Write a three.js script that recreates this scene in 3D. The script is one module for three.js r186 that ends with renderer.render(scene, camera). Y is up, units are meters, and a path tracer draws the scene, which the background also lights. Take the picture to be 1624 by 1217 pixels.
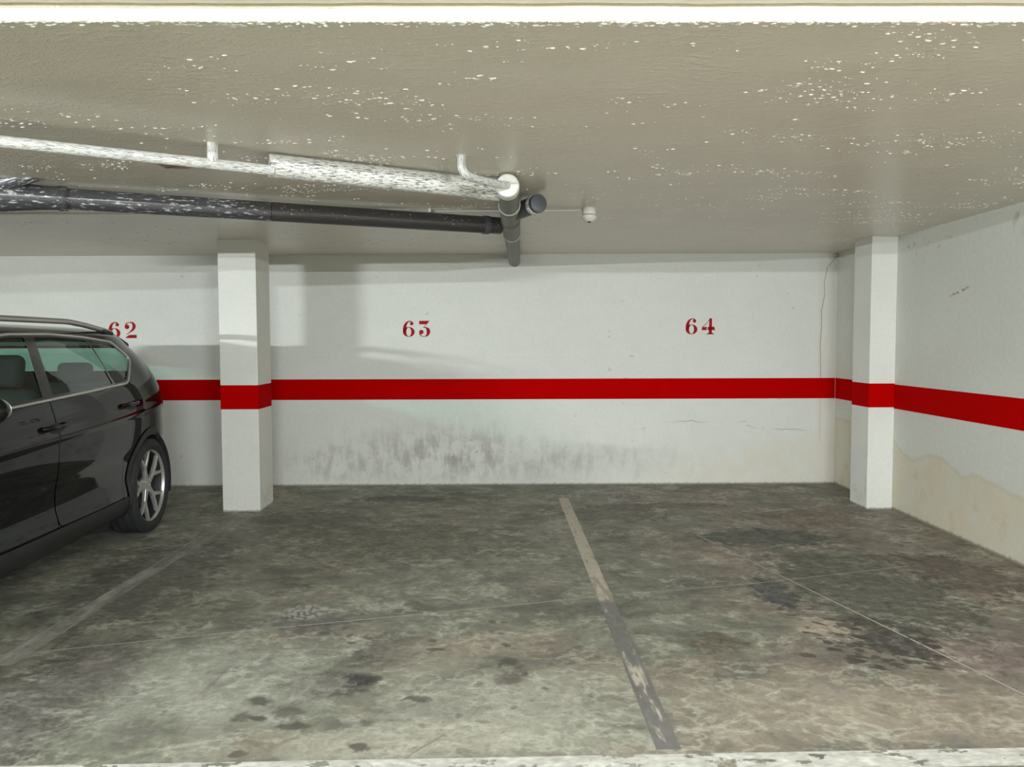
import * as THREE from 'three';
import { RoundedBoxGeometry } from 'three/addons/geometries/RoundedBoxGeometry.js';
import { mergeGeometries } from 'three/addons/utils/BufferGeometryUtils.js';
import { RectAreaLightUniformsLib } from 'three/addons/lights/RectAreaLightUniformsLib.js';

// ---------------------------------------------------------------- camera, light, exposure
const scene = new THREE.Scene();
scene.background = new THREE.Color(0x000000);
const camera = new THREE.PerspectiveCamera(2 * Math.atan(608.5 / 1240) * 180 / Math.PI, 1624 / 1217, 0.05, 60);
camera.position.set(0, 1.399, 7.607);
camera.rotation.order = 'YXZ';
camera.rotation.set(-Math.atan(65.5 / 1240), -Math.atan(17 / 1240), -0.13 * Math.PI / 180);
const renderer = new THREE.WebGLRenderer({ antialias: true });
renderer.toneMapping = THREE.LinearToneMapping;
renderer.toneMappingExposure = 0.66;
renderer.shadowMap.enabled = true;
RectAreaLightUniformsLib.init();
const LAMP_LANE = 3300;      // radiance of the tube above the lane
const LAMP_SIDE = 7900;      // radiance of the tube hung beyond the black car
const LAMP_NEAR = 4600;      // radiance of the tube hung opposite bay 64
const LAMP_COLOR = new THREE.Color(0.95, 1.0, 1.03);

// ---------------------------------------------------------------- helpers
function rng(seed) { let s = seed >>> 0; return () => { s = (s + 0x6d2b79f5) | 0; let t = Math.imul(s ^ (s >>> 15), 1 | s); t = (t + Math.imul(t ^ (t >>> 7), 61 | t)) ^ t; return ((t ^ (t >>> 14)) >>> 0) / 4294967296; }; }
function makeNoise(seed) {   // gradient noise sampled into a table that repeats every 64 units
  const r = rng(seed), N = 64, K = 8, S = N * K, gx = new Float32Array(N * N), gy = new Float32Array(N * N), T = new Float32Array(S * S);
  for (let i = 0; i < N * N; i++) { const a = r() * 6.28318; gx[i] = Math.cos(a); gy[i] = Math.sin(a); }
  for (let j = 0; j < S; j++) for (let i = 0; i < S; i++) {
    const x = i / K, y = j / K, X = x | 0, Y = y | 0, fx = x - X, fy = y - Y, ux = fx * fx * fx * (fx * (fx * 6 - 15) + 10), uy = fy * fy * fy * (fy * (fy * 6 - 15) + 10), X1 = (X + 1) & 63, Y1 = (Y + 1) & 63;
    const d = (a, b, p, q) => gx[b * N + a] * p + gy[b * N + a] * q;
    const a = d(X, Y, fx, fy), b = d(X1, Y, fx - 1, fy), c = d(X, Y1, fx, fy - 1), e = d(X1, Y1, fx - 1, fy - 1);
    T[j * S + i] = 1.45 * (a + (b - a) * ux + (c - a) * uy + (a - b - c + e) * ux * uy);
  }
  return (x, y) => {
    x *= K; y *= K; const fx0 = Math.floor(x), fy0 = Math.floor(y), fx = x - fx0, fy = y - fy0, i = fx0 & 511, j = (fy0 & 511) * S, i1 = (fx0 + 1) & 511, j1 = ((fy0 + 1) & 511) * S;
    const a = T[j + i], b = T[j + i1], c = T[j1 + i], e = T[j1 + i1];
    return a + (b - a) * fx + (c - a) * fy + (a - b - c + e) * fx * fy;
  };
}
const noise = makeNoise(11), noiseB = makeNoise(29), noiseC = makeNoise(57);
function fbm(n, x, y, oct = 4, gain = 0.5) { let a = 1, f = 1, s = 0, t = 0; for (let i = 0; i < oct; i++) { s += a * n(x * f + i * 7.3, y * f - i * 3.1); t += a; a *= gain; f *= 2.03; } return s / t; }
const clamp = (v, a = 0, b = 1) => Math.min(b, Math.max(a, v));
const sstep = (a, b, v) => { const t = clamp((v - a) / (b - a)); return t * t * (3 - 2 * t); };
const mix = (a, b, t) => a + (b - a) * t;
const mix3 = (c, d, t) => { c[0] = mix(c[0], d[0], t); c[1] = mix(c[1], d[1], t); c[2] = mix(c[2], d[2], t); return c; };

function colorTexture(w, h, fn, srgb = true, wrap = THREE.MirroredRepeatWrapping) {
  const data = new Uint8Array(w * h * 4);
  for (let j = 0; j < h; j++) for (let i = 0; i < w; i++) {
    const c = fn((i + 0.5) / w, (j + 0.5) / h, i, j), k = (j * w + i) * 4;
    data[k] = clamp(c[0], 0, 255); data[k + 1] = clamp(c[1], 0, 255); data[k + 2] = clamp(c[2], 0, 255); data[k + 3] = 255;
  }
  const t = new THREE.DataTexture(data, w, h);
  t.wrapS = t.wrapT = wrap; t.magFilter = THREE.LinearFilter; t.minFilter = THREE.LinearMipmapLinearFilter; t.generateMipmaps = true;
  if (srgb) t.colorSpace = THREE.SRGBColorSpace;
  t.needsUpdate = true;
  return t;
}
const greyTexture = (w, h, fn, wrap = THREE.RepeatWrapping) => colorTexture(w, h, (u, v, i, j) => { const g = fn(u, v, i, j) * 255; return [g, g, g]; }, false, wrap);
// noise that tiles over the unit square
function tiled(n, u, v, fx, fy, oct = 4, gain = 0.5) {
  const su = sstep(0.8, 1, u), sv = sstep(0.8, 1, v);
  const row = (w) => (su ? mix(fbm(n, u * fx, w * fy, oct, gain), fbm(n, (u - 1) * fx, w * fy, oct, gain), su) : fbm(n, u * fx, w * fy, oct, gain));
  return sv ? mix(row(v), row(v - 1), sv) : row(v);
}

const taken = {};
function numbered(name) { const n = taken[name] = (taken[name] ?? -1) + 1; return n ? name + '_' + String(n).padStart(3, '0') : name; }
function mesh(name, geo, mat, parent = scene, label) {
  const m = new THREE.Mesh(geo, mat); m.name = parent === scene ? numbered(name) : name;
  m.castShadow = m.receiveShadow = true; parent.add(m);
  if (label) m.userData.label = label;
  return m;
}
function thing(name, label, category, pos = [0, 0, 0], turn = 0, group) {
  const g = new THREE.Group(); g.name = numbered(name); g.position.set(...pos); g.rotation.y = turn; scene.add(g);
  g.userData = { label, category }; if (group) g.userData.group = group;
  return g;
}
function part(name, parent, label) { const g = new THREE.Group(); g.name = name; parent.add(g); if (label) g.userData.label = label; return g; }
function structure(o, label, category) { o.userData.kind = 'structure'; if (label) o.userData.label = label; if (category) o.userData.category = category; return o; }
const V = (x, y, z) => new THREE.Vector3(x, y, z);
function box(x0, x1, y0, y1, z0, z1) { const g = new THREE.BoxGeometry(x1 - x0, y1 - y0, z1 - z0); g.translate((x0 + x1) / 2, (y0 + y1) / 2, (z0 + z1) / 2); return g; }
function rbox(x0, x1, y0, y1, z0, z1, r = 0.01, seg = 3) { const g = new RoundedBoxGeometry(x1 - x0, y1 - y0, z1 - z0, seg, r); g.translate((x0 + x1) / 2, (y0 + y1) / 2, (z0 + z1) / 2); return g; }
function worldUV(g, fn) { const p = g.attributes.position, n = g.attributes.normal, uv = new Float32Array(p.count * 2); for (let i = 0; i < p.count; i++) { const r = fn(p.getX(i), p.getY(i), p.getZ(i), n.getX(i), n.getY(i), n.getZ(i)); uv[2 * i] = r[0]; uv[2 * i + 1] = r[1]; } g.setAttribute('uv', new THREE.BufferAttribute(uv, 2)); return g; }
// a lathe profile [along, radius] put along the line from a to b; uv runs in metres along and once around
function turned(a, b, profile, seg = 40) {
  const d = b.clone().sub(a), len = d.length();
  const g = new THREE.LatheGeometry(profile.map(([t, r]) => new THREE.Vector2(r, t)), seg);
  g.applyQuaternion(new THREE.Quaternion().setFromUnitVectors(V(0, 1, 0), d.clone().normalize()));
  g.translate(a.x, a.y, a.z);
  const uv = g.attributes.uv, n = profile.length, first = profile[0][0], last = profile[n - 1][0];
  for (let i = 0; i < uv.count; i++) { const k = i % n; uv.setXY(i, profile[k][0], uv.getX(i)); }
  return g;
}
const pipeBetween = (a, b, r, seg = 36) => { const l = a.distanceTo(b); return turned(a, b, [[0, 0.0001], [0, r * 0.92], [0.004, r], ...Array.from({ length: 9 }, (_, i) => [0.004 + (l - 0.008) * (i + 1) / 10, r]), [l - 0.004, r], [l, r * 0.92], [l, 0.0001]], seg); };

// ---------------------------------------------------------------- materials of the building
const wallTex = colorTexture(2048, 640, (u, v) => {
  const x = -4.2 + u * 7.6, y = v * 2.3;
  const c = [214, 216, 209];
  const m = fbm(noise, x * 0.9, y * 1.3, 4), f = fbm(noiseB, x * 34, y * 34, 2), r = fbm(noiseC, x * 5, y * 9, 3);
  const k = m * 5 + f * 4 + r * 3; c[0] += k; c[1] += k; c[2] += k;
  // grey rubbed smudges left by bumpers and boots, with vertical streaks
  const reg = Math.exp(-(((x + 0.55) / 0.75) ** 2) - (((y - 0.3) / 0.24) ** 2));
  const reg2 = Math.exp(-(((x + 1.65) / 0.45) ** 2) - (((y - 0.22) / 0.2) ** 2)) * 0.45 + Math.exp(-(((x - 0.9) / 0.9) ** 2) - (((y - 0.22) / 0.18) ** 2)) * 0.35;
  const streak = sstep(-0.25, 0.45, 0.8 * fbm(noiseB, x * 11, y * 3.4, 5, 0.7) + 0.6 * fbm(noise, x * 3.5, y * 5, 4, 0.6));
  mix3(c, [156, 154, 151], clamp((reg * 0.8 + reg2) * streak));
  const dab = sstep(0.32, 0.55, fbm(noiseC, x * 22, y * 17, 3)) * (reg + reg2 * 0.6); mix3(c, [128, 126, 125], clamp(dab * 0.5));
  // small dark knocks
  const kn = sstep(0.5, 0.62, fbm(noise, x * 9 + 40, y * 12, 2)) * sstep(0.1, 0.3, fbm(noiseC, x * 1.3, y * 1.3, 2)); mix3(c, [170, 167, 160], kn * 0.45);
  // damp, pinkish-yellow plaster low in the right corner with a ragged edge
  const edge = 0.42 + 0.1 * fbm(noise, x * 3.1, 2, 3) + 0.18 * (x - 2.6);
  const damp = sstep(0.12, -0.2, y - edge + 0.12 * fbm(noise, x * 5, y * 5, 3)) * sstep(1.0, 2.2, x + 0.35 * fbm(noiseB, y * 5, x * 2, 3));
  mix3(c, [208, 198, 178], damp * (0.32 + 0.3 * fbm(noiseC, x * 6, y * 6, 3)));
  const side = sstep(3.07, 3.12, x + 0.02 * fbm(noiseB, y * 6, 3, 2)); mix3(c, [210, 203, 192], side * 0.5);
  // hairline cracks
  const path = [[3.28, 2.25], [3.172, 2.114], [3.148, 1.98], [3.15, 1.84], [3.122, 1.7], [3.126, 1.534], [3.118, 1.4], [3.12, 1.288], [3.132, 0.9], [3.128, 0.6], [3.13, 0.42]];
  if (x > 2.9) for (let i = 0; i < path.length - 1; i++) {
    const [ax, ay] = path[i], [bx, by] = path[i + 1];
    if (y <= ay && y > by) { const t = (y - ay) / (by - ay), d = Math.abs(x - mix(ax, bx, t) - 0.006 * noise(y * 40, 5)); mix3(c, [112, 100, 84], sstep(0.006, 0.001, d) * (y > 1.05 ? 0.6 : 0.2)); }
  }
  const hc = Math.abs(y - 0.62 - 0.03 * noise(x * 2.2, 9) - 0.012 * noise(x * 11, 3) + 0.1 * (x - 1.9) * (x > 2.4 ? 1 : 0.2));
  mix3(c, [172, 166, 154], sstep(0.008, 0.002, hc) * sstep(1.3, 1.5, x) * sstep(3.1, 2.9, x) * 0.7 * sstep(-0.2, 0.3, noiseC(x * 3, 1)));
  // ragged dirt where wall meets floor
  const dirt = sstep(0.022 + 0.018 * fbm(noise, x * 24, 8, 3), 0.004, y); mix3(c, [122, 116, 104], dirt * 0.75);
  return c;
});
const rightTex = colorTexture(1536, 768, (u, v) => {      // u: metres from the back corner / 6, v: height / 2.3
  const z = u * 6, y = v * 2.3;
  const c = [205, 207, 198];
  const k = fbm(noiseB, z * 1.1 + 9, y * 1.6, 4) * 6 + fbm(noise, z * 30, y * 30, 2) * 5; c[0] += k; c[1] += k; c[2] += k;
  // water stain: yellowed render below a wavy tide line
  const tab = [[0, 0.66], [0.9, 0.66], [1.14, 0.617], [1.35, 0.5], [1.52, 0.47], [1.75, 0.545], [1.95, 0.545], [2.19, 0.45], [2.35, 0.49], [2.5, 0.475], [2.81, 0.43], [3.6, 0.36], [6, 0.3]];
  let e = 0.3; for (let i = 0; i < tab.length - 1; i++) if (z >= tab[i][0] && z <= tab[i + 1][0]) e = mix(tab[i][1], tab[i + 1][1], (z - tab[i][0]) / (tab[i + 1][0] - tab[i][0]));
  e += 0.018 * fbm(noiseC, z * 9, 4, 3);
  const in_ = sstep(0.012, -0.02, y - e);
  mix3(c, [205, 191, 158], in_ * clamp(0.42 + 0.45 * fbm(noise, z * 4, y * 4, 4)));
  mix3(c, [178, 168, 146], sstep(0.03, 0.0, Math.abs(y - e + 0.012)) * 0.22);
  mix3(c, [196, 184, 156], in_ * sstep(0.15, 0.5, fbm(noiseB, z * 7, y * 7, 4)) * 0.5);
  // scrapes near the ceiling and a rusty scratch
  const s1 = sstep(0.2, 0.5, fbm(noise, z * 16, y * 16, 4)) * Math.exp(-(((z - 1.5) / 0.35) ** 2) - (((y - 2.13) / 0.05) ** 2)); mix3(c, [128, 122, 112], s1 * 0.9);
  const s3 = sstep(0.1, 0.5, fbm(noiseB, z * 12, y * 10, 4)) * Math.exp(-(((z - 2.75) / 0.25) ** 2) - (((y - 2.15) / 0.08) ** 2)); mix3(c, [170, 166, 156], s3);
  const s2 = Math.abs(y - 1.74 - 0.22 * (z - 2.05) - 0.012 * noise(z * 30, 2)); mix3(c, [138, 112, 100], sstep(0.012, 0.003, s2) * sstep(0.16, 0.06, Math.abs(z - 2.1)) * sstep(-0.3, 0.3, noiseB(z * 24, 7)) * 0.8);
  mix3(c, [150, 144, 134], sstep(0.66, 0.74, fbm(noiseC, z * 8, y * 8, 2)) * 0.5);
  const dirt = sstep(0.03 + 0.025 * fbm(noise, z * 18, 4, 3), 0.006, y); mix3(c, [118, 110, 94], dirt * 0.8);
  return c;
});
const pillarTex = colorTexture(512, 1024, (u, v) => {
  const x = u * 1.2, y = v * 2.3, c = [218, 219, 212];
  const k = fbm(noise, x * 3 + 3, y * 3, 4) * 5 + fbm(noiseB, x * 40, y * 40, 2) * 4; c[0] += k; c[1] += k; c[2] += k;
  const chip = sstep(0.42, 0.55, fbm(noiseC, x * 20, y * 15, 3)) * sstep(0.5, 0.15, y) * sstep(0.0, 0.35, fbm(noise, x * 4, y * 3, 2)); mix3(c, [108, 102, 94], chip * 0.8);
  const rub = sstep(0.15, 0.6, fbm(noiseB, x * 6, y * 5, 4)) * sstep(0.8, 0.2, y); mix3(c, [178, 176, 168], rub * 0.45);
  mix3(c, [126, 120, 108], sstep(0.02 + 0.016 * noise(x * 26, 2), 0.004, y) * 0.7);
  return c;
});
const plasterBump = greyTexture(512, 512, (u, v) => 0.5 + 0.35 * tiled(noise, u, v, 9, 9, 5, 0.6));
plasterBump.repeat.set(3, 1);
const wallMat = new THREE.MeshStandardMaterial({ map: wallTex, roughness: 0.72, bumpMap: plasterBump, bumpScale: 0.003 });
const rightMat = new THREE.MeshStandardMaterial({ map: rightTex, roughness: 0.72, bumpMap: plasterBump, bumpScale: 0.003 });
const pillarMat = new THREE.MeshStandardMaterial({ map: pillarTex, roughness: 0.68, bumpMap: plasterBump, bumpScale: 0.002 });
const redMat = new THREE.MeshPhysicalMaterial({ color: new THREE.Color(0.43, 0.0, 0.0), roughness: 0.8, specularIntensity: 0.05 });
const numberMat = new THREE.MeshPhysicalMaterial({ color: new THREE.Color(0.34, 0.01, 0.018), roughness: 0.7, specularIntensity: 0.2 });

// ---------------------------------------------------------------- floor
const R = rng(5);
const spots = [];   // dark drips and leaves of oil: x, z, rx, rz, turn, strength
for (const s of [[-0.541, 4.419, 0.05, 0.045, 0.2, 0.9], [-0.947, 4.611, 0.06, 0.045, 0.5, 0.85], [-0.972, 4.734, 0.04, 0.05, 0, 0.7], [-0.905, 4.75, 0.045, 0.022, 0.3, 0.9], [-0.808, 4.70, 0.07, 0.06, 0.2, 0.55], [-0.76, 4.81, 0.06, 0.035, 0.1, 0.8],
  [-0.495, 4.962, 0.045, 0.035, 0.4, 0.9], [-0.306, 4.102, 0.05, 0.025, 0, 0.8], [-0.33, 4.0, 0.03, 0.03, 0, 0.7], [-0.9, 5.0, 0.035, 0.03, 0.4, 0.7], [-0.32, 4.6, 0.06, 0.03, 0.2, 0.75], [0.02, 4.42, 0.08, 0.07, 0.2, 0.55], [0.03, 4.25, 0.06, 0.05, 0.6, 0.6],
  [1.35, 4.2, 0.05, 0.035, 0.5, 0.85], [2.2, 2.15, 0.03, 0.05, 0, 0.9], [2.35, 4.28, 0.07, 0.09, 0.4, 0.6]]) spots.push(s);
for (let i = 0; i < 30; i++) { const x = -0.75 + R() * 1.15, z = 3.75 + R() * 1.2; spots.push([x, z, 0.012 + 0.026 * R(), 0.01 + 0.02 * R(), R() * 3, 0.25 + 0.4 * R()]); }
for (let i = 0; i < 90; i++) { const a = R() * 6.283, r = Math.sqrt(R()); spots.push([1.74 + Math.cos(a) * r * 0.30, 4.06 + Math.sin(a) * r * 0.34, 0.015 + 0.035 * R(), 0.012 + 0.02 * R(), 0.3 + R() * 0.6, 0.5 + 0.5 * R()]); }
for (let i = 0; i < 30; i++) spots.push([-3 + R() * 6, 0.4 + R() * 4.6, 0.01 + 0.03 * R(), 0.01 + 0.025 * R(), R() * 3, 0.3 + 0.4 * R()]);
const blobs = [   // larger stains, and pale patches that brighten the near floor: x, z, rx, rz, colour, strength, raggedness
  [-0.70, 4.46, 0.24, 0.15, [78, 76, 69], 0.85, 0.3], [-0.64, 4.43, 0.13, 0.07, [52, 52, 52], 0.85, 0.35],
  [1.88, 2.1, 0.55, 0.28, [70, 76, 68], 0.8, 0.5], [1.52, 3.33, 0.13, 0.32, [66, 68, 70], 0.8, 0.5], [1.82, 4.02, 0.2, 0.25, [66, 64, 62], 0.8, 0.7], [1.62, 3.87, 0.2, 0.13, [168, 156, 136], 0.7, 0.6],
  [2.75, 3.0, 0.32, 0.5, [86, 78, 68], 0.7, 0.6], [2.6, 2.66, 0.3, 0.1, [80, 74, 64], 0.6, 0.5], [-0.85, 0.66, 0.42, 0.17, [72, 72, 62], 0.75, 0.5], [-0.25, 0.45, 0.3, 0.1, [84, 82, 72], 0.6, 0.5],
  [-1.55, 1.5, 0.5, 0.4, [88, 88, 76], 0.6, 0.6], [-0.6, 2.2, 0.9, 0.5, [98, 100, 84], 0.55, 0.7], [-2.1, 3.0, 0.4, 1.0, [86, 84, 78], 0.6, 0.7], [-1.8, 4.5, 0.3, 0.7, [92, 90, 86], 0.6, 0.7], [2.05, 3.3, 0.5, 0.9, [80, 83, 72], 0.7, 0.6],
  [0.9, 1.3, 0.5, 0.3, [84, 84, 72], 0.6, 0.6], [1.35, 1.0, 0.5, 0.14, [82, 78, 68], 0.6, 0.6], [2.4, 1.5, 0.5, 0.3, [104, 92, 78], 0.5, 0.6], [-0.95, 3.75, 0.25, 0.2, [92, 90, 86], 0.65, 0.6], [-0.5, 4.12, 0.2, 0.2, [96, 90, 84], 0.6, 0.6],
  [1.0, 4.05, 0.16, 0.14, [92, 82, 70], 0.6, 0.7], [2.3, 4.2, 0.4, 0.3, [122, 106, 104], 0.5, 0.6],
  [-1.1, 4.45, 0.5, 0.42, [156, 158, 146], 0.6, 1.1], [0.25, 4.75, 0.4, 0.45, [158, 160, 146], 0.65, 1.1], [1.1, 4.7, 0.5, 0.35, [162, 156, 140], 0.55, 0.8], [-0.3, 4.95, 0.45, 0.22, [168, 166, 152], 0.7, 0.9], [1.7, 4.75, 0.5, 0.25, [156, 147, 130], 0.5, 0.9], [-0.2, 4.62, 0.4, 0.3, [164, 164, 151], 0.55, 1.1], [-0.25, 4.2, 0.25, 0.2, [152, 145, 131], 0.45, 1.0], [0.1, 4.05, 0.4, 0.2, [148, 136, 121], 0.45, 1.0],  // pale worn concrete, lightened further to paint in the brighter light near the viewpoint
];
const floorTex = colorTexture(2048, 1696, (u, v) => {
  const x = -3.4 + u * 6.8, z = v * 5.6;
  const wx = 0.08 * fbm(noiseC, x * 2.1, z * 2.1, 3), wz = 0.08 * fbm(noiseC, x * 2.1 + 30, z * 2.1, 3);
  const n1 = fbm(noise, (x + wx) * 0.75, (z + wz) * 0.95, 5, 0.55), n2 = fbm(noiseB, (x + wx) * 1.9, (z + wz) * 2.4, 5, 0.6), n3 = fbm(noiseC, (x + wz) * 6.5, (z + wx) * 7.5, 4, 0.62);
  const n4 = fbm(noise, (x + wx) * 19, (z + wz) * 21, 4, 0.66), n5 = fbm(noiseB, (x + wx) * 3.4 + 9, (z + wz) * 4.4, 5, 0.64);
  const c = [122, 124, 110];
  mix3(c, [122, 113, 101], sstep(-0.1, 0.35, n1 + 0.45 * sstep(-0.2, 1.8, x) - 0.16) * 0.8);
  mix3(c, [92, 93, 83], sstep(0.04, 0.26, n2 + 0.25 * n4) * 0.65);
  mix3(c, [158, 157, 143], sstep(0.12, 0.34, n5 + 0.3 * n4) * 0.55);
  mix3(c, [98, 93, 90], sstep(0.16, 0.34, -n5 + 0.3 * n4) * 0.5);
  mix3(c, [140, 129, 115], sstep(0.16, 0.4, fbm(noiseC, x * 1.7 + 5, z * 2.2, 4, 0.6) + 0.2 * n4) * 0.5);
  // pale veins where the skin of the slab has worn, dark pits and light grit
  const vein = 1 - Math.abs(fbm(noiseC, (x + wz) * 5.5 + 3, (z + wx) * 8, 4, 0.6)) * 2.2; mix3(c, [178, 176, 162], sstep(0.72, 0.97, vein) * sstep(-0.05, 0.3, n5 + 0.4 * n1 + 0.12) * 0.55);
  const pit = fbm(noiseC, x * 44, z * 50, 3, 0.7); mix3(c, [70, 67, 60], sstep(0.28, 0.5, pit) * 0.5 * sstep(-0.25, 0.15, n2)); mix3(c, [186, 184, 172], sstep(0.28, 0.5, -pit) * 0.45 * sstep(-0.2, 0.2, n5));
  const br = n3 * 22 + n4 * 34 + n1 * 8; c[0] += br; c[1] += br; c[2] += br * 0.95;
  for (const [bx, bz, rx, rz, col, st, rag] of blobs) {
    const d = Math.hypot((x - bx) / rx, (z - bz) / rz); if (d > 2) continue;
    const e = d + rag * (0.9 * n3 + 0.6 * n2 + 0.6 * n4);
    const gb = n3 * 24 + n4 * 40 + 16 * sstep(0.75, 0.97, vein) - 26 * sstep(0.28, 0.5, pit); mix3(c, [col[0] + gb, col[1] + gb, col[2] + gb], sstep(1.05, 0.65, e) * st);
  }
  // pale flaking patch with dark cracks between the flakes
  const pd = Math.hypot((x + 1.03) / 0.13, (z - 3.6) / 0.14);
  if (pd < 1.6) { const ridge = Math.abs(noise(x * 22, z * 17)); mix3(c, [176, 172, 168], sstep(1.1, 0.6, pd + 0.4 * n3) * sstep(0.1, 0.3, ridge) * 0.7); }
  // tyre scrubs and hairline scratches
  const sw = Math.abs(Math.hypot(x + 4.6, z - 6.6) - 3.95 + 0.05 * n2) ; mix3(c, [172, 172, 160], sstep(0.12, 0.03, sw) * sstep(-0.3, 0.3, n2) * 0.45 * sstep(3.6, 4.0, z));
  const sc = Math.abs(noise(x * 2.2 + 0.5 * z, z * 0.8 - x * 0.5)); mix3(c, [92, 88, 78], sstep(0.018, 0.003, sc) * 0.35 * sstep(0.0, 0.4, n2));
  const g = (noise(x * 210, z * 210) + noiseB(x * 95, z * 95)) * 5; c[0] += g; c[1] += g; c[2] += g;
  return c;
});
{ // drips, one small window of texels each
  const D = floorTex.image.data, W = 2048, H = 1696;
  for (const [bx, bz, rx, rz, t, st] of spots) {
    const m = Math.max(rx, rz) * 1.7, cs = Math.cos(t), sn = Math.sin(t);
    for (let j = Math.max(0, Math.floor((bz - m) / 5.6 * H)); j < Math.min(H, (bz + m) / 5.6 * H); j++) for (let i = Math.max(0, Math.floor((bx - m + 3.4) / 6.8 * W)); i < Math.min(W, (bx + m + 3.4) / 6.8 * W); i++) {
      const x = -3.4 + (i + 0.5) / W * 6.8, z = (j + 0.5) / H * 5.6, dx = x - bx, dz = z - bz;
      const d = Math.hypot((dx * cs + dz * sn) / rx, (dz * cs - dx * sn) / rz) + 0.95 * fbm(noiseC, x * 17, z * 19, 4, 0.65), k = sstep(1.1, 0.5, d) * st * 0.75, o = (j * W + i) * 4;
      D[o] = mix(D[o], 62, k); D[o + 1] = mix(D[o + 1], 59, k); D[o + 2] = mix(D[o + 2], 54, k);
    }
  }
}
const concreteBump = greyTexture(512, 512, (u, v) => 0.5 + 0.4 * tiled(noiseB, u, v, 14, 14, 5, 0.62));
concreteBump.repeat.set(6.8 / 0.9, 5.6 / 0.9);
const roughTex = greyTexture(512, 512, (u, v) => 0.62 + 0.16 * tiled(noiseC, u, v, 5, 5, 5, 0.6));
roughTex.repeat.set(6.8 / 2.3, 5.6 / 2.3);
const floorMat = new THREE.MeshStandardMaterial({ map: floorTex, roughness: 1, roughnessMap: roughTex, bumpMap: concreteBump, bumpScale: 0.0025 });
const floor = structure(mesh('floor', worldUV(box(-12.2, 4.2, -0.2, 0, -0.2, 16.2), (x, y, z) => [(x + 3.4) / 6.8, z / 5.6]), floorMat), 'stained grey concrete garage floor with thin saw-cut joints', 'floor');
const flatStrip = (pts, w, y, seg = 1, sheet = false) => {   // a ribbon of paint on the floor through [x, z] points, with thickness
  const g = [];
  for (let i = 0; i < pts.length - 1; i++) {
    const [ax, az] = pts[i], [bx, bz] = pts[i + 1], len = Math.hypot(bx - ax, bz - az), b = sheet ? new THREE.PlaneGeometry(w, len).rotateX(-Math.PI / 2).translate(0, y / 2, 0) : new THREE.BoxGeometry(w, y, len, 1, 1, seg);
    const uv = b.attributes.uv, p = b.attributes.position; for (let k = 0; k < uv.count; k++) uv.setXY(k, p.getX(k) / w + 0.5, p.getZ(k) / len + 0.5);
    b.rotateY(Math.atan2(bx - ax, bz - az)); b.translate((ax + bx) / 2, y / 2, (az + bz) / 2); g.push(b);
  }
  return mergeGeometries(g);
};
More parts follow.
